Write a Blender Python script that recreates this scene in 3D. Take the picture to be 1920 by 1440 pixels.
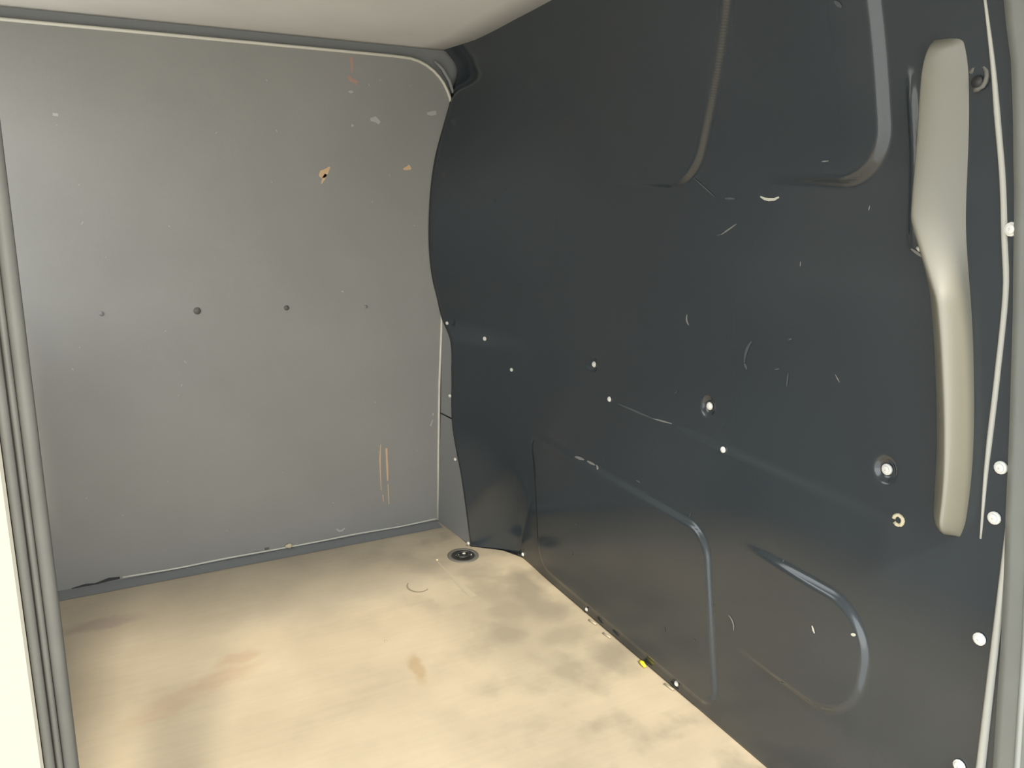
import bpy, bmesh, math, random
from mathutils import Vector, Matrix
random.seed(7)
S = 1.4                      # metres per model unit; model axes: R = across the van, F = towards the cab, Z = up
scene = bpy.context.scene
for o in list(bpy.data.objects): bpy.data.objects.remove(o)

# ------------------------------------------------------------------ camera
def unit(v): return v.normalized()
f_px, cx, cy = 1550.0, 960.0, 720.0
def pix(x, y): return unit(Vector((x-cx, -(y-cy), -f_px)))
Fv = pix(90, 285); Uv = unit(pix(3850, 400).cross(Fv)); Rv = unit(Fv.cross(Uv))
rot = Matrix((Rv, Fv, Uv))   # camera space -> world (x=R, y=F, z=up)
cam_d = bpy.data.cameras.new('camera'); cam = bpy.data.objects.new('camera', cam_d)
scene.collection.objects.link(cam)
cam.matrix_world = Matrix.Translation((0, 0, 1.0*S)) @ rot.to_4x4()
cam_d.sensor_width = 36; cam_d.lens = f_px/1920*36; cam_d.clip_start = 0.02
scene.camera = cam

# ------------------------------------------------------------------ sky, exposure
world = bpy.data.worlds.new('sky'); scene.world = world; world.use_nodes = True
nt = world.node_tree; nt.nodes.clear()
tc = nt.nodes.new('ShaderNodeTexCoord'); sp = nt.nodes.new('ShaderNodeSeparateXYZ')
rp = nt.nodes.new('ShaderNodeValToRGB'); bg = nt.nodes.new('ShaderNodeBackground'); ow = nt.nodes.new('ShaderNodeOutputWorld')
nt.links.new(tc.outputs['Generated'], sp.inputs[0]); nt.links.new(sp.outputs['Z'], rp.inputs[0])
nt.links.new(rp.outputs[0], bg.inputs[0]); nt.links.new(bg.outputs[0], ow.inputs[0])
rp.color_ramp.elements[0].position = 0.0; rp.color_ramp.elements[0].color = (1.0, .97, .90, 1)
rp.color_ramp.elements[1].position = 0.7; rp.color_ramp.elements[1].color = (.80, .90, 1.0, 1)
bg.inputs[1].default_value = 2.5
sun_d = bpy.data.lights.new('sun', 'SUN'); sun = bpy.data.objects.new('sun', sun_d); col0 = scene.collection; col0.objects.link(sun)
sun_d.energy = 4.0; sun_d.angle = .13; sun_d.color = (1, .90, .72)
sun.location = (-2, -6, 10); sun.rotation_euler = Vector((.20, 1.0, -1.03)).to_track_quat('-Z', 'Y').to_euler()
vs = scene.view_settings
vs.view_transform = 'Standard'; vs.look = 'None'; vs.gamma = 1; vs.use_curve_mapping = False
vs.exposure = 0.33

# ------------------------------------------------------------------ materials
MATS = {}
def mat(name, col, rough=.5, spec=.5, metal=0., var=0., vscale=8., bump=0., bscale=200., col2=None, coat=0.):
    m = bpy.data.materials.new(name); m.use_nodes = True; n = m.node_tree; b = n.nodes['Principled BSDF']
    b.inputs['Base Color'].default_value = (*col, 1); b.inputs['Roughness'].default_value = rough
    b.inputs['Specular IOR Level'].default_value = spec; b.inputs['Metallic'].default_value = metal
    b.inputs['Coat Weight'].default_value = coat
    t = n.nodes.new('ShaderNodeTexCoord')
    if var or col2:
        no = n.nodes.new('ShaderNodeTexNoise'); no.inputs['Scale'].default_value = vscale; no.inputs['Detail'].default_value = 8
        n.links.new(t.outputs['Object'], no.inputs['Vector'])
        r = n.nodes.new('ShaderNodeValToRGB'); r.color_ramp.elements[0].position = .35; r.color_ramp.elements[1].position = .65
        c2 = col2 or tuple(min(1, c*(1+var)) for c in col); c1 = col if col2 else tuple(c*(1-var) for c in col)
        r.color_ramp.elements[0].color = (*c1, 1); r.color_ramp.elements[1].color = (*c2, 1)
        n.links.new(no.outputs[0], r.inputs[0]); n.links.new(r.outputs[0], b.inputs['Base Color'])
    if bump:
        no = n.nodes.new('ShaderNodeTexNoise'); no.inputs['Scale'].default_value = bscale; no.inputs['Detail'].default_value = 3
        n.links.new(t.outputs['Object'], no.inputs['Vector'])
        bp = n.nodes.new('ShaderNodeBump'); bp.inputs['Strength'].default_value = bump; bp.inputs['Distance'].default_value = .002
        n.links.new(no.outputs[0], bp.inputs['Height']); n.links.new(bp.outputs[0], b.inputs['Normal'])
    MATS[name] = m
    return m
mat('bulkhead', (.27, .267, .255), .55, .35, var=.04, vscale=3, bump=.12, bscale=300)
mat('bead', (.62, .60, .52), .35, .5)
mat('grey_trim', (.24, .245, .245), .5, .4)
mat('ceiling', (.68, .67, .645), .9, .2, var=.03, vscale=4, bump=.2, bscale=400)
mat('seal', (.075, .073, .064), .6, .3, var=.06, vscale=20, bump=.15, bscale=150)
mat('seal_dark', (.12, .115, .10), .7, .3)
mat('white_paint', (.335, .315, .26), .3, .5)
mat('pillar_paint', (.24, .25, .235), .35, .5, var=.06, vscale=6)
mat('screw', (.72, .71, .66), .35, .5, metal=.0)
mat('dark_hole', (.03, .03, .03), .5)
mat('tie_black', (.03, .03, .028), .35)
mat('tie_grey', (.13, .125, .11), .45)
mat('scuff_tan', (.62, .43, .26), .7)
mat('scuff_red', (.42, .27, .22), .7)
mat('scuff_pale', (.42, .42, .40), .6)
mat('scuff_dark', (.12, .12, .11), .7)
mat('scuff_and_glint', (.20, .20, .19), .5)
mat('scuff_liner_faint', (.07, .08, .085), .5)
mat('scuff_liner_bright', (.55, .55, .47), .5)
mat('lip_highlight', (.42, .41, .36), .4)
mat('rib', (.15, .143, .11), .40, 1.0)  # black plastic lightened: reflected daylight on the rib is put into its colour
mat('yellow', (.85, .75, .03), .5)
mat('crumb', (.62, .55, .38), .7)
mat('stain_dark', (.22, .19, .14), .6)
mat('stain_tan', (.50, .38, .24), .6, var=.1, vscale=30)
mat('stain_pale', (.40, .35, .26), .6)
mat('ground', (.48, .46, .42), .9, var=.1, vscale=3)
mat('steel_white', (.75, .73, .68), .4)

def make_liner_mat():
    m = bpy.data.materials.new('black_liner'); m.use_nodes = True; n = m.node_tree; b = n.nodes['Principled BSDF']
    L = n.links.new; N = n.nodes.new
    t = N('ShaderNodeTexCoord')
    no = N('ShaderNodeTexNoise'); no.inputs['Scale'].default_value = 2.2; no.inputs['Detail'].default_value = 1
    L(t.outputs['Object'], no.inputs['Vector'])
    r = N('ShaderNodeValToRGB'); r.color_ramp.elements[0].position = 0; r.color_ramp.elements[1].position = 1
    r.color_ramp.elements[0].color = (.021, .030, .038, 1); r.color_ramp.elements[1].color = (.028, .036, .043, 1)
    L(no.outputs[0], r.inputs[0])
    L(r.outputs[0], b.inputs['Base Color'])
    rr = N('ShaderNodeMapRange'); rr.inputs['To Min'].default_value = .12; rr.inputs['To Max'].default_value = .20
    L(no.outputs[0], rr.inputs['Value']); L(rr.outputs[0], b.inputs['Roughness'])
    b.inputs['Specular IOR Level'].default_value = .95
    n3 = N('ShaderNodeTexNoise'); n3.inputs['Scale'].default_value = 9; n3.inputs['Detail'].default_value = 2
    L(t.outputs['Object'], n3.inputs['Vector'])
    bp = N('ShaderNodeBump'); bp.inputs['Strength'].default_value = .03; bp.inputs['Distance'].default_value = .01
    L(n3.outputs[0], bp.inputs['Height']); L(bp.outputs[0], b.inputs['Normal'])
    MATS['liner'] = m
make_liner_mat()

GR, RD, TN = (.20, .18, .14), (.38, .25, .17), (.36, .25, .13)
STAINS_AND_SHADE = [(.93, 1.58, .05, .13, -.2, GR, .75), (.92, 1.47, .06, .06, 0, GR, .5), (.79, 1.42, .06, .05, .3, GR, .55), (.84, 1.50, .07, .05, .2, GR, .45), (.86, 1.70, .07, .05, 0, GR, .45),
          (.80, 1.80, .13, .05, 0, GR, .3), (.205, 1.53, .10, .035, .3, RD, .40), (.245, 1.59, .05, .025, .2, RD, .4), (.09, 1.48, .09, .03, .25, RD, .25), (.565, 1.38, .022, .07, -.15, TN, .55),
          (.0, 1.84, .10, .035, 0, (.34, .27, .22), .6), (.96, 1.25, .05, .10, 0, GR, .3), (.55, 1.80, .5, .17, 0, (.30, .27, .215), .5), (.85, 1.45, .2, .35, 0, (.30, .265, .20), .45), (.90, 1.36, .07, .05, 0, GR, .3)]  # left patch and two broad ones paint floor shadow and light falloff
def make_floor_mat():
    m = bpy.data.materials.new('ply_floor'); m.use_nodes = True; n = m.node_tree; b = n.nodes['Principled BSDF']
    L = n.links.new; N = n.nodes.new
    t = N('ShaderNodeTexCoord')
    n1 = N('ShaderNodeTexNoise'); n1.inputs['Scale'].default_value = 2.6; n1.inputs['Detail'].default_value = 9; n1.inputs['Roughness'].default_value = .55
    L(t.outputs['Object'], n1.inputs['Vector'])
    r1 = N('ShaderNodeValToRGB'); r1.color_ramp.elements[0].position = .30; r1.color_ramp.elements[1].position = .72
    r1.color_ramp.elements[0].color = (.40, .335, .245, 1); r1.color_ramp.elements[1].color = (.53, .45, .33, 1)
    L(n1.outputs[0], r1.inputs[0])
    # worn grime blotches towards the liner side and front corner
    n2 = N('ShaderNodeTexNoise'); n2.inputs['Scale'].default_value = 5.5; n2.inputs['Detail'].default_value = 5
    L(t.outputs['Object'], n2.inputs['Vector'])
    r2 = N('ShaderNodeValToRGB'); r2.color_ramp.elements[0].position = .50; r2.color_ramp.elements[1].position = .66
    r2.color_ramp.elements[0].color = (0, 0, 0, 1); r2.color_ramp.elements[1].color = (1, 1, 1, 1)
    L(n2.outputs[0], r2.inputs[0])
    s = N('ShaderNodeSeparateXYZ'); L(t.outputs['Object'], s.inputs[0])
    mr = N('ShaderNodeMapRange'); mr.inputs['From Min'].default_value = .45*S; mr.inputs['From Max'].default_value = .85*S
    mr.inputs['To Min'].default_value = .05; mr.inputs['To Max'].default_value = .55
    L(s.outputs['X'], mr.inputs['Value'])
    mu = N('ShaderNodeMath'); mu.operation = 'MULTIPLY'; L(r2.outputs[0], mu.inputs[0]); L(mr.outputs[0], mu.inputs[1])
    mx = N('ShaderNodeMix'); mx.data_type = 'RGBA'
    L(mu.outputs[0], mx.inputs['Factor']); L(r1.outputs[0], mx.inputs['A']); mx.inputs['B'].default_value = (.235, .205, .155, 1)
    # long faint grain
    mp = N('ShaderNodeMapping'); mp.inputs['Scale'].default_value = (2, 30, 1); L(t.outputs['Object'], mp.inputs[0])
    n4 = N('ShaderNodeTexNoise'); n4.inputs['Scale'].default_value = 2; n4.inputs['Detail'].default_value = 4; L(mp.outputs[0], n4.inputs['Vector'])
    mr4 = N('ShaderNodeMapRange'); mr4.inputs['To Min'].default_value = .93; mr4.inputs['To Max'].default_value = 1.07; L(n4.outputs[0], mr4.inputs['Value'])
    hs = N('ShaderNodeHueSaturation'); L(mr4.outputs[0], hs.inputs['Value']); L(mx.outputs['Result'], hs.inputs['Color'])
    L(hs.outputs[0], b.inputs['Base Color'])
    cur = hs.outputs[0]
    nw = N('ShaderNodeTexNoise'); nw.inputs['Scale'].default_value = 9; nw.inputs['Detail'].default_value = 4; L(t.outputs['Object'], nw.inputs['Vector'])
    wv = N('ShaderNodeVectorMath'); wv.operation = 'MULTIPLY_ADD'; wv.inputs[1].default_value = (.12, .12, 0); L(nw.outputs['Color'], wv.inputs[0])
    sh = N('ShaderNodeVectorMath'); sh.operation = 'ADD'; sh.inputs[1].default_value = (-.06, -.06, 0); L(t.outputs['Object'], sh.inputs[0]); L(sh.outputs[0], wv.inputs[2])
    for (R, F, a, b_, ang, c, st) in STAINS_AND_SHADE:
        mp = N('ShaderNodeMapping'); mp.vector_type = 'TEXTURE'; mp.inputs['Location'].default_value = (R*S, F*S, 0)
        mp.inputs['Rotation'].default_value = (0, 0, ang); mp.inputs['Scale'].default_value = (a*S, b_*S, 1); L(wv.outputs[0], mp.inputs[0])
        g = N('ShaderNodeTexGradient'); g.gradient_type = 'SPHERICAL'; L(mp.outputs[0], g.inputs[0])
        mr = N('ShaderNodeMapRange'); mr.inputs['From Max'].default_value = .55; mr.inputs['To Max'].default_value = st; L(g.outputs[1], mr.inputs['Value'])
        mx = N('ShaderNodeMix'); mx.data_type = 'RGBA'; L(mr.outputs[0], mx.inputs['Factor']); L(cur, mx.inputs['A']); mx.inputs['B'].default_value = (*c, 1); cur = mx.outputs['Result']
    L(cur, b.inputs['Base Color'])
    b.inputs['Roughness'].default_value = .55; b.inputs['Specular IOR Level'].default_value = .3
    MATS['floor'] = m
make_floor_mat()

# ------------------------------------------------------------------ helpers
col = scene.collection
def P(R, F, z): return (R*S, F*S, z*S)
def interp(x, xs, ys):
    if x <= xs[0]: return ys[0]
    for i in range(1, len(xs)):
        if x <= xs[i]:
            t = (x-xs[i-1])/(xs[i]-xs[i-1]); return ys[i-1]+(ys[i]-ys[i-1])*t
    return ys[-1]
class Spl:                                   # monotone-ish smooth interpolation (Catmull-Rom)
    def __init__(s, xs, ys): s.x, s.y = xs, ys
    def __call__(s, x):
        X, Y = s.x, s.y
        if x <= X[0]: return Y[0]
        if x >= X[-1]: return Y[-1]
        i = 1
        while x > X[i]: i += 1
        def m(k):
            if k == 0: return (Y[1]-Y[0])/(X[1]-X[0])
            if k == len(X)-1: return (Y[-1]-Y[-2])/(X[-1]-X[-2])
            return (Y[k+1]-Y[k-1])/(X[k+1]-X[k-1])
        h = X[i]-X[i-1]; t = (x-X[i-1])/h
        return ((2*t**3-3*t*t+1)*Y[i-1]+(t**3-2*t*t+t)*h*m(i-1)+(-2*t**3+3*t*t)*Y[i]+(t**3-t*t)*h*m(i))
def obj(name, verts, faces, m, parent=None, smooth=False):
    me = bpy.data.meshes.new(name); me.from_pydata(verts, [], faces); me.validate(); me.update()
    me.materials.append(MATS[m])
    if smooth: me.polygons.foreach_set('use_smooth', [True]*len(me.polygons))
    o = bpy.data.objects.new(name, me); col.objects.link(o)
    if parent: o.parent = parent
    return o
def bobj(name, bm, m, parent=None, smooth=False):
    bmesh.ops.recalc_face_normals(bm, faces=bm.faces)
    me = bpy.data.meshes.new(name); bm.to_mesh(me); bm.free(); me.materials.append(MATS[m])
    if smooth: me.polygons.foreach_set('use_smooth', [True]*len(me.polygons))
    o = bpy.data.objects.new(name, me); col.objects.link(o)
    if parent: o.parent = parent
    return o
def tag(o, label, cat=None, group=None, kind=None):
    if label: o['label'] = label
    if cat: o['category'] = cat
    if group: o['group'] = group
    if kind: o['kind'] = kind
    return o
def empty(name, loc):
    o = bpy.data.objects.new(name, None); col.objects.link(o); o.location = loc; o.empty_display_size = .05
    return o
def box(name, r0, r1, f0, f1, z0, z1, m, parent=None, bev=0):
    bm = bmesh.new(); bmesh.ops.create_cube(bm, size=1)
    for v in bm.verts:
        v.co = Vector(((r0 if v.co.x < 0 else r1)*S, (f0 if v.co.y < 0 else f1)*S, (z0 if v.co.z < 0 else z1)*S))
    if bev: bmesh.ops.bevel(bm, geom=bm.edges[:], offset=bev*S, segments=3, profile=.5, affect='EDGES')
    return bobj(name, bm, m, parent)
def grid(name, fn, us, ws, m, parent=None, smooth=True, thick=0):
    V = [P(*fn(u, w)) for w in ws for u in us]; nu = len(us)
    Fc = [(j*nu+i, j*nu+i+1, (j+1)*nu+i+1, (j+1)*nu+i) for j in range(len(ws)-1) for i in range(nu-1)]
    o = obj(name, V, Fc, m, parent, smooth)
    if thick:
        md = o.modifiers.new('thickness', 'SOLIDIFY'); md.thickness = thick*S; md.offset = -1
    return o
def lin(a, b, n): return [a+(b-a)*i/(n-1) for i in range(n)]
def tube(name, pts, rad, m, parent=None, seg=8):
    pts = [Vector(P(*p)) for p in pts]; V = []; Fc = []; n = len(pts)
    for i, p in enumerate(pts):
        d = (pts[min(i+1, n-1)]-pts[max(i-1, 0)]).normalized()
        a = d.cross(Vector((0.3, 1, .2))).normalized() if abs(d.y) < .9 else d.cross(Vector((1, 0, 0))).normalized()
        b = d.cross(a); r = (rad[i] if isinstance(rad, list) else rad)*S
        V += [p+a*math.cos(2*math.pi*k/seg)*r+b*math.sin(2*math.pi*k/seg)*r for k in range(seg)]
    for i in range(n-1):
        for k in range(seg): Fc.append((i*seg+k, i*seg+(k+1) % seg, (i+1)*seg+(k+1) % seg, (i+1)*seg+k))
    Fc.append(tuple(range(seg))[::-1]); Fc.append(tuple((n-1)*seg+k for k in range(seg)))
    return obj(name, V, Fc, m, parent, True)

# ------------------------------------------------------------------ surface of the moulded side liner
R0 = Spl([0, .05, .3, .6, .85, 1.0, 1.1, 1.2, 1.28, 1.33, 1.42], [1.0, 1.0, 1.012, 1.03, 1.03, 1.012, .985, .95, .912, .865, .74])
FE = Spl([0, .174, .307, .45, .543, .60, .736, .875, 1.01, 1.18, 1.25, 1.42], [1.847, 1.90, 1.965, 1.972, 1.978, 2.03, 2.033, 2.033, 2.033, 2.033, 2.033, 2.03])
RE = Spl([0, .174, .307, .543, .60, .736, .875, 1.01, 1.18, 1.25, 1.42], [.905, .90, .90, .897, .893, .862, .857, .872, .920, .925, .70])
FS = Spl([0, .3, .55, .7, .9, 1.1, 1.3, 1.42], [1.745, 1.66, 1.50, 1.45, 1.35, 1.45, 1.75, 1.86])
WE = Spl([0, .4, .55, .65, 1.1, 1.2, 1.42], [0, .1, .1, .12, .12, .2, .3])
OUT = lambda z: interp(z, [0, .263, .433, .596, .77, .9, 1.025, 1.128, 1.177, 1.42], [.46, .489, .516, .546, .573, .591, .602, .605, .611, .62])
def sst(a, b, x):
    t = max(0., min(1., (x-a)/(b-a))); return t*t*(3-2*t)
def rbox(x, y, x0, x1, y0, y1, r):
    px = abs(x-(x0+x1)/2)-(x1-x0)/2+r; py = abs(y-(y0+y1)/2)-(y1-y0)/2+r
    return math.hypot(max(px, 0), max(py, 0))+min(max(px, py), 0)-r
DIMPLES = [(.733, .588), (1.114, .581), (1.496, .575)]
def emboss(F, z):
    d = 0
    if z < .45:
        d += .0065*sst(0, .010, -rbox(F-.27*z, z, .965, 1.63, .02, .357, .055))
        d += .0065*sst(0, .010, -rbox(F, z, .696, 1.3, .17, .374, .09))*sst(.99, .80, F)
    d += .002*sst(.528, .508, z)*(1-sst(1.55, 1.72, F))*sst(.66, .72, F)
    if z > .9:
        d += .013*sst(0, .014, -rbox(F, z, .776, 1.6, .985, 1.8, .085))*sst(1.05, .80, F)
        d += .010*sst(0, .015, -rbox(F+.54*(z-1.152), z, 1.087, 2.2, .965, 1.8, .07))*sst(1.60, 1.15, F)
    for a, b in DIMPLES:
        d -= .006*sst(.020, .012, math.hypot(F-a, z-b))
    d += .006*sst(.010, .0, abs(F-interp(z, [0, .5, 1.2], [.72, .735, .745])))*sst(.9, .95, z)*sst(1.14, 1.09, z)
    return d
def surf(F, z): return R0(z)-emboss(F, z)
def liner_pt(u, z):
    # u 0..1 : from rear edge to fillet start ; 1..2 : front fillet
    fs = FS(z)
    if u <= 1:
        fo = OUT(z); F = fo+(fs-fo)*u
        return (surf(F, z), F, z)
    t = u-1; fe, re, r0 = FE(z), RE(z), R0(z)
    w = WE(z)
    s = t*math.pi/2
    Fa, Ra = fs+(fe-fs)*math.sin(s), re+(r0-re)*math.cos(s)
    k = t*t*(1.6-.6*t)
    Fb, Rb = fs+(fe-fs)*t, r0+(re-r0)*k
    Fm = Fa*w+Fb*(1-w)
    return (Ra*w+Rb*(1-w)-emboss(Fm, z)*(1-t), Fm, z)

# ================================================================== STRUCTURE
# outside ground, van floor, ceiling, bulkhead
tag(box('ground', -40, 40, -40, 40, -.45, -.42, 'ground'), 'pale concrete ground outside the van', kind='structure')
fl_out = [(-.20, .50), (-.20, 2.06), (.893, 2.06), (.905, 1.847), (.972, 1.79), (1.0, 1.73), (1.01, 1.60), (1.01, .50)]
bm = bmesh.new()
top = [bm.verts.new(P(r, f, 0)) for r, f in fl_out]; bot = [bm.verts.new(P(r, f, -.02)) for r, f in fl_out]
bm.faces.new(top); bm.faces.new(bot[::-1])
for i in range(len(top)):
    j = (i+1) % len(top); bm.faces.new((top[i], bot[i], bot[j], top[j]))
floor = tag(bobj('floor', bm, 'floor'), 'worn beige plywood load floor of the van', kind='structure')
box('floor_underside', -.24, 1.06, .48, 2.1, -.08, -.022, 'steel_white', floor)

CZ = lambda F: interp(F, [-1.2, .6, 1.2, 1.5, 1.67, 1.88, 2.06], [1.34, 1.34, 1.328, 1.312, 1.30, 1.283, 1.276])
def rceil(z): return R0(z)+.006
tag(grid('ceiling', lambda u, F: (-.23+(rceil(CZ(F))+.23)*u, F, CZ(F)), lin(0, 1, 14), lin(2.06, .6, 40), 'ceiling', thick=.01),
    'plain grey roof lining above the bulkhead', kind='structure')

bulk = box('wall_front', -.24, 1.06, 2.05, 2.07, -.03, 1.36, 'grey_trim')
tag(bulk, 'grey steel bulkhead wall with a scuffed flat panel', kind='structure')
# panel outline (R,z): rounded top-right corner
def panel_outline():
    pts = [(-.20, .004), (.889, .004), (.8895, .2), (.8905, .4), (.897, .6), (.905, .8), (.914, 1.0), (.922, 1.12)]
    c = (.80, 1.12); 
    for k in range(1, 10):
        a = k/10*math.pi/2; pts.append((.78+.142*math.cos(a)**.9, 1.12+.131*math.sin(a)))
    pts += [(.76, 1.251), (-.20, 1.251)]
    return pts
po = panel_outline()
bm = bmesh.new(); a = [bm.verts.new(P(r, 2.035, z)) for r, z in po]; b = [bm.verts.new(P(r, 2.049, z)) for r, z in po]
bm.faces.new(a)
for i in range(len(a)):
    j = (i+1) % len(a); bm.faces.new((a[i], a[j], b[j], b[i]))
panel = bobj('panel', bm, 'bulkhead', bulk)
tube('edge_bead', [(r, 2.034, z) for r, z in po[7:]], .0037, 'bead', bulk)
tube('edge_bead', [(r, 2.034, z) for r, z in po[1:8]], .0032, 'bead', bulk)
tube('edge_bead', [(x, 2.033+.001*math.sin(x*30), .008+.001*math.sin(x*23)) for x in lin(.06, .887, 40)], .0024, 'bead', bulk, 6)
tube('corner_fold', [(.872, 2.035, 1.248), (.893, 2.034, 1.232), (.912, 2.033, 1.205), (.924, 2.03, 1.17)], [.003, .005, .005, .003], 'grey_trim', bulk)
# grey strip along the bottom in place of the soft floor shadow there
def shadow_strip_profile(u, R):
    a = u*math.pi/2
    return (R, 2.046-.115*math.sin(a)**1.0*(1 if u < 1 else 1), .0005+.035*(1-math.sin(a))**2)
grid('shadow_strip', lambda u, R: (R, 2.040-.05*u, .0010+.003*(1-u)**2), lin(0, 1, 14), lin(-.20, .885, 20), 'grey_trim', bulk)
# side return (wing) in two sheets with a seam
def wing(name, z0, z1):
    grid(name, lambda u, z: (RE(z)+.002+(interp(z, [0, .6], [.889, .897])-RE(z)-.002)*u, FE(z)+.004+(2.046-FE(z))*u, z), lin(0, 1, 12), lin(z0, z1, 14), 'grey_trim', bulk)
wing('side_return', 0.0, .325); wing('side_return', .329, .61)

# right steel wall behind the liner, door-side wall, rear
tag(grid('wall_right', lambda F, z: (R0(z)+.045, F, z), lin(.36, 2.06, 20), lin(-.03, 1.40, 24), 'steel_white', thick=.01), 'painted steel side wall behind the liner', kind='structure')
wl = tag(box('wall_left', -.24, -.20, .62, 2.05, -.02, .66, 'steel_white'), 'painted side wall hidden behind the door pillar, with an added opening for light', kind='structure')
box('wall_upper', -.24, -.20, .62, 1.40, .66, 1.37, 'steel_white', wl)
box('light_opening_rail', -.24, -.20, 1.40, 2.05, 1.24, 1.37, 'steel_white', wl)  # unseen opening below this rail is added to brighten the bulkhead's left side
tag(box('trim_1', -.26, 1.10, .54, .62, 1.325, 1.44, 'steel_white'), 'painted roof header above the rear door opening', kind='structure')

# ================================================================== SIDE LINER
liner = empty('side_liner', P(1.0, 1.2, 0))
tag(liner, 'glossy black moulded plastic liner covering the right van wall', 'wall liner')
def lp(o):                                   # keep world placement under the empty
    o.parent = liner; o.matrix_parent_inverse = Matrix.Translation(-liner.location); return o
us = lin(0, 1, 330)+lin(1, 2, 40)[1:]
lp(grid('panel', liner_pt, us, lin(0.0, 1.40, 340), 'liner', thick=-.006))

# vertical half-round rib near the rear edge
rib_c = Spl([.535, .55, .65, .78, .916, .99, 1.10, 1.165], [.623, .625, .637, .662, .692, .698, .694, .690])
rib_w = Spl([.535, .56, .65, .78, .916, 1.0, 1.12, 1.165], [.018, .024, .027, .029, .031, .031, .029, .022])
def rib_h(u, z):                             # ridge near the front side above, rounder below
    k = interp(z, [.6, .85, .95], [.22, .34, .84]); x = .5+.5*math.sin((u-.5)*math.pi)
    q = x/k if x < k else (1-x)/(1-k)
    return interp(z, [.95, 1.13], [.042, .026])*(q*.35+.65*math.sin(q*math.pi/2))
def rib(u, z):
    a = (u-.5)*math.pi; e = min(1, max(0, (z-.535)/.03))*min(1, max(0, (1.165-z)/.045)); e = math.sqrt(max(0, 1-(1-e)**2))
    return (R0(z)+.002-rib_h(u, z)*e, rib_c(z)+rib_w(z)*math.sin(a), z)
lp(grid('vertical_rib', rib, lin(0, 1, 30), lin(.535, 1.165, 90), 'rib'))
# raised lips along the rear edge; pale colour paints their edge highlight
lipA = [(.642, 1.20), (.640, 1.176), (.635, 1.125), (.629, 1.055), (.620, .98), (.614, .930), (.605, .872), (.598, .765), (.589, .638), (.578, .546)]
lipF = Spl([z for f, z in lipA[::-1]], [f for f, z in lipA[::-1]])
lp(tube('edge_lip', [(R0(z)-.001, lipF(z), z) for z in lin(.546, 1.20, 50)], [.0036*min(1, (i+6)/16, (56-i)/16) for i in range(50)], 'lip_highlight'))
lipB = [(.556, .62), (.552, .594), (.534, .423), (.515, .245), (.500, .12), (.49, .01)]
lp(tube('edge_lip', [(R0(z)-.001, f-.004, z) for f, z in lipB], [.002, .004, .005, .006, .006, .006], 'lip_highlight'))

# --- screws
def screw_mesh(r, h):
    bm = bmesh.new(); prof = [(r, 0), (r, h*.35), (r*.93, h*.5), (r*.7, h*.55), (r*.66, h*.9), (r*.45, h*1.05), (r*.2, h*1.1), (r*.16, h*.8), (0, h*.75)]
    seg = 14; rings = []
    for q, y in prof[:-1]: rings.append([bm.verts.new((q*math.cos(2*math.pi*k/seg), q*math.sin(2*math.pi*k/seg), y)) for k in range(seg)])
    c = bm.verts.new((0, 0, prof[-1][1]))
    for a, b in zip(rings, rings[1:]):
        for k in range(seg): bm.faces.new((a[k], a[(k+1) % seg], b[(k+1) % seg], b[k]))
    for k in range(seg): bm.faces.new((rings[-1][k], rings[-1][(k+1) % seg], c))
    me = bpy.data.meshes.new('screw'); bmesh.ops.recalc_face_normals(bm, faces=bm.faces); bm.to_mesh(me); bm.free()
    me.materials.append(MATS['screw']); return me
SM = {}
def screw(pos, nrm, r, h=None, name='screw', parent=None):
    key = round(r, 4)
    if key not in SM: SM[key] = screw_mesh(r*S, (h or r*.7)*S)
    o = bpy.data.objects.new(name, SM[key]); col.objects.link(o)
    q = Vector(nrm).normalized().to_track_quat('Z', 'Y')
    o.location = Vector(P(*pos))
    o.rotation_mode = 'QUATERNION'; o.rotation_quaternion = q
    if parent is None: lp(o)
    else: o.parent = parent
    return o
for f, z, r in [(1.871, .567, .0055), (1.777, .503, .0045), (1.496, .575, .0068), (1.416, .516, .0058), (1.114, .581, .0075), (1.058, .515, .0058),
                (.733, .588, .0085), (.606, .944, .0088), (.571, .647, .0086), (.566, .580, .0086), (.550, .416, .0086), (.538, .232, .0086),
                (1.725, .012, .005), (1.417, .012, .005), (1.094, .016, .0055), (.80, .02, .006)]:
    if f > 1.74:
        u = 1.2; p = liner_pt(1.0, z); 
        # find the point on the front fillet with this F
        for k in range(200):
            q = liner_pt(1+k/199, z)
            if q[1] >= f: break
        screw((q[0]-.001, q[1], z), (-1, -.4, 0), r)
    else:
        screw((surf(f, z)-.001, f, z), (-1, 0, 0), r)
for p in [(.893, 1.99, .59), (.892, 1.965, .395), (.894, 1.93, .225), (.897, 1.845, .012)]:
    screw(p, (-1, -.5, 0), .0045)
# broken push-fit hole and hook near the top
lp(tube('clip_hole', [(surf(.697, .524)-.001+.0*k, .697+.0075*math.cos(k*.5), .524+.0075*math.sin(k*.5)) for k in range(12)], .0028, 'crumb'))
lp(tube('hook', [(surf(.654, 1.118)-.001, .654+.011*math.cos(.4+k*.45), 1.118+.014*math.sin(.4+k*.45)) for k in range(11)], .003, 'tie_grey'))
lp(tube('hook_hole', [(surf(.654, 1.118)+.001, .654, 1.113), (surf(.654, 1.118)-.003, .654, 1.113)], .007, 'dark_hole', seg=12))

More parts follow.
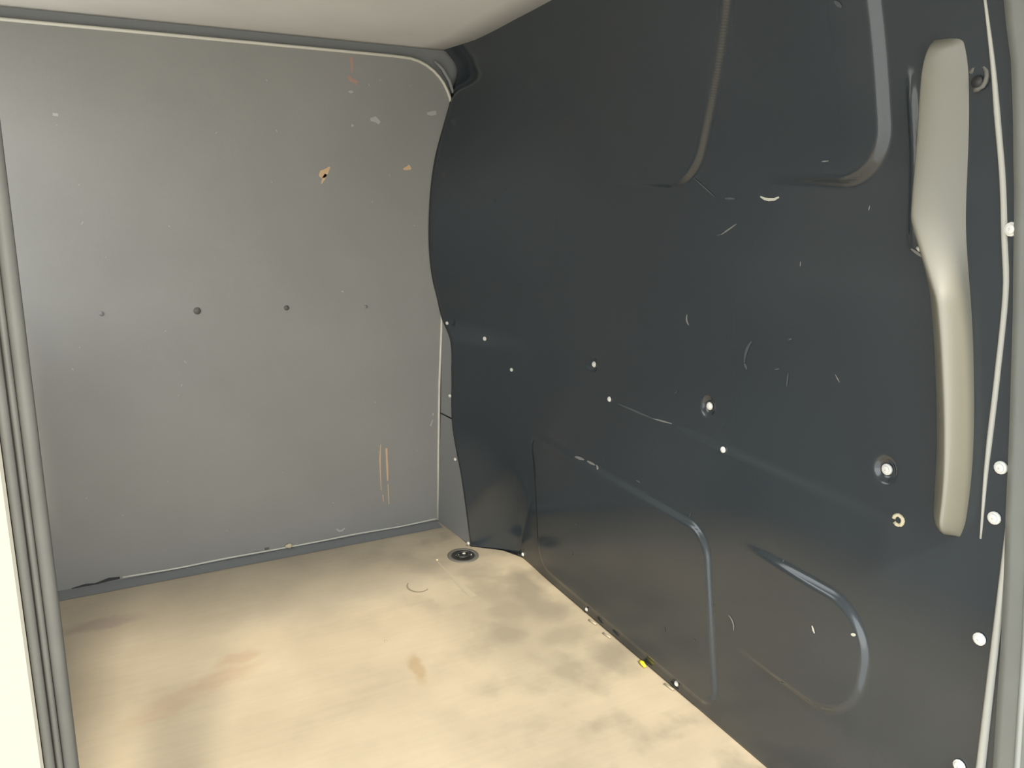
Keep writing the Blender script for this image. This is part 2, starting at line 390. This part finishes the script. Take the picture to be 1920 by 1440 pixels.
# --- scuffs and scratches: thin slivers of scraped plastic on the liner, and one painted edge highlight
def ribbon_liner(pts, w, m, name='scuff_or_glint'):
    V = []; n = len(pts)
    for i, (f, z) in enumerate(pts):
        a, b = pts[max(0, i-1)], pts[min(n-1, i+1)]; df, dz = b[0]-a[0], b[1]-a[1]; l = math.hypot(df, dz) or 1
        ww = w*(.25+.75*math.sin(math.pi*(i+.5)/n))/2
        for s in (-1, 1):
            ff, zz = f-dz/l*ww*s, z+df/l*ww*s; V.append(P(surf(ff, zz)-.0008, ff, zz))
    return lp(obj(name, V, [(2*i, 2*i+1, 2*i+3, 2*i+2) for i in range(n-1)], m))
def curve(a, b, sag=0, n=7):
    out = []
    for i in range(n):
        t = i/(n-1); df, dz = b[0]-a[0], b[1]-a[1]
        k = 4*t*(1-t)*sag; out.append((a[0]+df*t-dz*k, a[1]+dz*t+df*k))
    return out
B, M_, D = 'scuff_liner_bright', 'scuff_and_glint', 'scuff_liner_faint'
for pts, w, m in [([(1.025, .964), (1.016, .961), (1.007, .960), (.994, .961), (.984, .965)], .005, B),
        (curve((1.525, .925), (1.454, .931), -.08), .010, D), (curve((1.67, .909), (1.60, .914), .1), .014, D), (curve((1.637, 1.051), (1.567, 1.056)), .005, D),
        (curve((1.189, .990), (1.133, .958)), .003, D), (curve((1.109, .957), (1.083, .958)), .004, D), (curve((1.119, .894), (1.080, .916)), .0025, M_),
        (curve((1.196, .739), (1.188, .720), .2), .005, M_), (curve((1.025, .721), (1.036, .681), .1), .006, D), (curve((1.036, .68), (1.028, .671)), .006, D),
        (curve((.936, .686), (.936, .663)), .003, D), (curve((.844, .705), (.834, .695)), .002, M_), (curve((.890, 1.020), (.876, 1.021)), .002, M_), (curve((.812, .961), (.814, .954)), .002, M_),
        (curve((.742, .907), (.722, .897)), .004, M_), (curve((1.384, .514), (1.264, .515)), .004, D), (curve((1.264, .515), (1.206, .521)), .003, M_),
        (curve((1.518, .352), (1.483, .355)), .005, M_), (curve((1.472, .356), (1.440, .357)), .005, M_), (curve((1.436, .359), (1.424, .352)), .005, M_),
        (curve((.801, .303), (.794, .293)), .004, B), (curve((.730, .326), (.722, .330)), .005, B), (curve((.984, .224), (.967, .202), -.2), .004, M_),
        (curve((1.29, .374), (1.276, .374)), .004, D), (curve((1.509, .862), (1.500, .872)), .004, M_), (curve((.935, .868), (.935, .860)), .002, M_),
        (curve((.839, 1.222), (.828, 1.214)), .006, D), (curve((1.69, 1.16), (1.72, 1.06), .05), .004, M_)]:  # last curve paints a panel edge highlight as a pale line
    ribbon_liner(pts, w, m)
for k in range(14):
    f, z = random.uniform(.8, 1.5), random.uniform(.08, 1.05); a = random.uniform(0, 6.28); l = random.uniform(.004, .014)
    ribbon_liner(curve((f, z), (f+l*math.cos(a), z+l*math.sin(a)), random.uniform(-.2, .2), 4), .0018, D, 'scratch')
lp(tube('chip', [(surf(.7095, .9105)-.028, .7125, .912), (surf(.7095, .9105)-.030, .707, .909)], .0025, 'scuff_liner_bright'))

# ================================================================== FLOOR FITTINGS
# recessed round lashing point
tie = tag(empty('lashing_ring', P(.863, 1.806, 0)), 'round black recessed lashing eye set in the floor corner', 'lashing ring')
def lathe(name, prof, m, parent, seg=32, loc=(0, 0, 0)):
    bm = bmesh.new(); rings = [[bm.verts.new((q*S*math.cos(2*math.pi*k/seg), q*S*math.sin(2*math.pi*k/seg), y*S)) for k in range(seg)] for q, y in prof]
    for a, b in zip(rings, rings[1:]):
        for k in range(seg): bm.faces.new((a[k], a[(k+1) % seg], b[(k+1) % seg], b[k]))
    bm.faces.new(rings[-1])
    o = bobj(name, bm, m, parent, True); o.location = loc; return o
lathe('rim', [(.0415, 0), (.0415, .0018), (.039, .003), (.033, .003), (.031, .0015), (.0305, .0008)], 'tie_grey', tie)
lathe('dish', [(.0305, .0018), (.028, .0012), (.02, .0010), (.004, .0010)], 'tie_black', tie)
def loc_tube(name, pts, r, m, parent):
    o = tube(name, pts, r, m); o.parent = parent; return o
loc_tube('eye_ring', [(.018*math.cos(a), .012*math.sin(a)-.004, .006+.002*math.sin(a)) for a in lin(0, 2*math.pi, 24)], .0028, 'tie_black', tie)
for x, y in [(.006, .008), (-.014, .004), (-.011, -.010), (.018, -.006)]:
    o = screw((x, y, .002), (0, 0, 1), .0045, parent=tie, name='bolt')

def ribbon_floor(pts, w, m, name='stain', z=.0006):
    V = []; n = len(pts)
    for i, (r, f) in enumerate(pts):
        a, b = pts[max(0, i-1)], pts[min(n-1, i+1)]; dr, df = b[0]-a[0], b[1]-a[1]; l = math.hypot(dr, df) or 1
        ww = (w[i] if isinstance(w, list) else w*(.4+.6*math.sin(math.pi*(i+.5)/n)))/2
        for s in (-1, 1): V.append(P(r-df/l*ww*s, f+dr/l*ww*s, z))
    return obj(name, V, [(2*i, 2*i+1, 2*i+3, 2*i+2) for i in range(n-1)], m, floor)
ribbon_floor([(.694+.026*math.cos(a), 1.705+.03*math.sin(a)) for a in lin(2.2, 5.4, 14)], .005, 'stain_dark', 'ring_mark')
ribbon_floor([(.788, 1.80), (.789, 1.74), (.789, 1.68), (.795, 1.60)], [.004, .007, .012, .018], 'stain_pale', 'tape_residue')
tube('grit', [(.788, 1.812, .001), (.792, 1.808, .002)], .0025, 'crumb', floor)
tube('grit', [(.538, 1.51, .001), (.541, 1.508, .002)], .002, 'stain_pale', floor)
yb = tube('yellow_scrap', [(.990, 1.204, .004), (.988, 1.193, .006), (.987, 1.182, .004)], [.003, .0045, .003], 'yellow')
tag(yb, 'tiny bright yellow scrap lying at the foot of the black liner', 'scrap')
for i, (r, f) in enumerate([(.985, 1.39), (.988, 1.12), (.983, 1.33)]):
    tube('splinter', [(r, f, .002), (r+.003, f-.025, .003)], .0022, 'stain_pale', floor)

# ================================================================== BULKHEAD MARKS
def plug(r, z, q, m='dark_hole'):
    tube('hole_plug', [(r, 2.036, z), (r, 2.0335, z)], q, m, bulk, 14)
plug(.272, .65, .0085, 'scuff_dark'); plug(.48, .646, .0065, 'scuff_dark'); plug(.07, .655, .0055, 'grey_trim'); plug(.683, .638, .0045, 'grey_trim')
def ribbon_bulk(pts, w, m, name='scuff_or_glint'):
    V = []; n = len(pts)
    for i, (r, z) in enumerate(pts):
        a, b = pts[max(0, i-1)], pts[min(n-1, i+1)]; dr, dz = b[0]-a[0], b[1]-a[1]; l = math.hypot(dr, dz) or 1
        ww = (w[i] if isinstance(w, list) else w*(.3+.7*math.sin(math.pi*(i+.5)/n)))/2
        for s in (-1, 1): V.append(P(r-dz/l*ww*s, 2.0346, z+dr/l*ww*s))
    return obj(name, V, [(2*i, 2*i+1, 2*i+3, 2*i+2) for i in range(n-1)], m, bulk)
ribbon_bulk([(.572, .962), (.580, .968), (.588, .974), (.598, .985)], [.008, .020, .014, .003], 'scuff_tan')
ribbon_bulk([(.576, .945), (.582, .958), (.588, .968)], [.002, .008, .006], 'scuff_tan')
ribbon_bulk([(.787, .985), (.795, .986), (.803, .990), (.808, .985)], [.003, .008, .013, .005], 'scuff_tan')
ribbon_bulk([(.656, 1.240), (.658, 1.222), (.657, 1.205)], [.008, .007, .004], 'scuff_red')
ribbon_bulk([(.648, 1.198), (.655, 1.188), (.664, 1.186), (.671, 1.182)], [.005, .010, .008, .010], 'scuff_red')
ribbon_bulk([(.648, 1.162), (.654, 1.161), (.660, 1.162)], [.003, .007, .004], 'scuff_pale')
ribbon_bulk([(.702, 1.100), (.714, 1.102), (.726, 1.093)], [.006, .014, .008], 'scuff_pale')
ribbon_bulk([(.852, 1.122), (.864, 1.123), (.877, 1.126)], [.005, .011, .009], 'scuff_pale')
ribbon_bulk([(.654, 1.085), (.659, 1.083)], [.006, .005], 'scuff_pale')
ribbon_bulk([(.719, .258), (.7165, .22), (.717, .18), (.719, .125)], [.002, .0045, .003, .002], 'scuff_tan')
ribbon_bulk([(.735, .245), (.736, .22), (.737, .19), (.738, .15)], [.006, .005, .006, .004], 'scuff_tan')
ribbon_bulk([(.739, .14), (.740, .11), (.741, .08)], [.002, .003, .002], 'scuff_tan')
ribbon_bulk([(.724, .11), (.725, .09)], [.003, .002], 'scuff_tan')
ribbon_bulk([(.872, .33), (.873, .322)], [.003, .003], 'scuff_pale'); ribbon_bulk([(.872, .31), (.865, .292)], [.002, .004], 'scuff_pale')
ribbon_bulk([(.590, .034), (.598, .026), (.606, .026), (.614, .032)], [.003, .006, .006, .003], 'scuff_pale')
ribbon_bulk([(.016, 1.076), (.026, 1.075)], [.006, .006], 'scuff_pale'); ribbon_bulk([(.62, .681), (.625, .68)], [.003, .003], 'scuff_pale')
ribbon_bulk([(-.05, .004), (-.02, .007), (.0, .005), (.03, .010), (.054, .009)], [.003, .006, .004, .009, .006], 'dark_hole', 'gap')
tube('crumb', [(.450, 2.030, .012), (.462, 2.028, .013), (.470, 2.031, .012)], [.003, .007, .002], 'crumb', bulk)
ribbon_bulk([(.398, .014), (.41, .014)], [.007, .006], 'scuff_dark')
for k in range(30):
    r, z = random.uniform(0, .86), random.uniform(.05, 1.2); a = random.uniform(0, 6.3); l = random.uniform(.002, .007)
    ribbon_bulk([(r, z), (r+l*math.cos(a), z+l*math.sin(a))], [.0018, .0012], 'scuff_pale', 'scratch')

# ================================================================== DOOR PILLAR (left) AND REAR PILLAR (right)
pil = tag(empty('door_pillar', P(-.04, .60, -.42)), 'white painted door pillar with grey ribbed rubber seal at left edge', 'pillar')
def pp(o): o.parent = pil; o.matrix_parent_inverse = Matrix.Translation(-pil.location); return o
def extr(name, prof, z0, z1, m, smooth=True):
    V = [P(r, f, z) for z in lin(z0, z1, 2) for r, f in prof]; n = len(prof)
    Fc = [(i, (i+1) % n, n+(i+1) % n, n+i) for i in range(n)]+[tuple(range(n))[::-1], tuple(range(n, 2*n))]
    return pp(obj(name, V, Fc, m, None, smooth))
def bulb(r0, r1, f, d, n=9):
    c, h = (r0+r1)/2, (r1-r0)/2
    return [(c-h*math.cos(math.pi*k/(n-1)), f-d*math.sin(math.pi*k/(n-1))) for k in range(n)]+[(r1, f+.03), (r0, f+.03)]
K = .5                                    # pillar stands at the rear door opening
def kx(prof): return [(r*K, 1.20*K+(f-1.20)*K) for r, f in prof]
extr('seal_bulb', kx(bulb(-.0660, -.0475, 1.20, .010)), -.42, 1.272, 'seal')
extr('seal_bead', kx(bulb(-.0745, -.0660, 1.196, .006)), -.42, 1.272, 'seal')
extr('seal_lip', kx(bulb(-.0890, -.0760, 1.192, .007)), -.42, 1.272, 'seal')
extr('seal_base', kx([(-.089, 1.198), (-.05, 1.204), (-.05, 1.225), (-.089, 1.225)]), -.42, 1.272, 'seal_dark', False)
extr('painted_panel', kx([(-.0895, 1.186), (-.093, 1.180), (-.13, 1.178), (-.155, 1.175), (-.155, 1.235), (-.0895, 1.235)]), -.42, 1.272, 'white_paint', False)

rpil = tag(empty('rear_pillar', P(1.03, .45, 0)), 'pale grey painted body pillar at right edge behind the black liner', 'pillar')
def rpp(o): o.parent = rpil; o.matrix_parent_inverse = Matrix.Translation(-rpil.location); return o
rpp(grid('pillar_face', lambda u, z: (R0(z)-.006-.014*math.sin(u*math.pi), OUT(z)+.006-.15*u, z), lin(0, 1, 14), lin(0, 1.38, 40), 'pillar_paint', thick=.004))
rpp(tube('pillar_flange', [(R0(z)-.016, OUT(z)-.03, z) for z in lin(0, 1.3, 30)], .004, 'pillar_paint'))
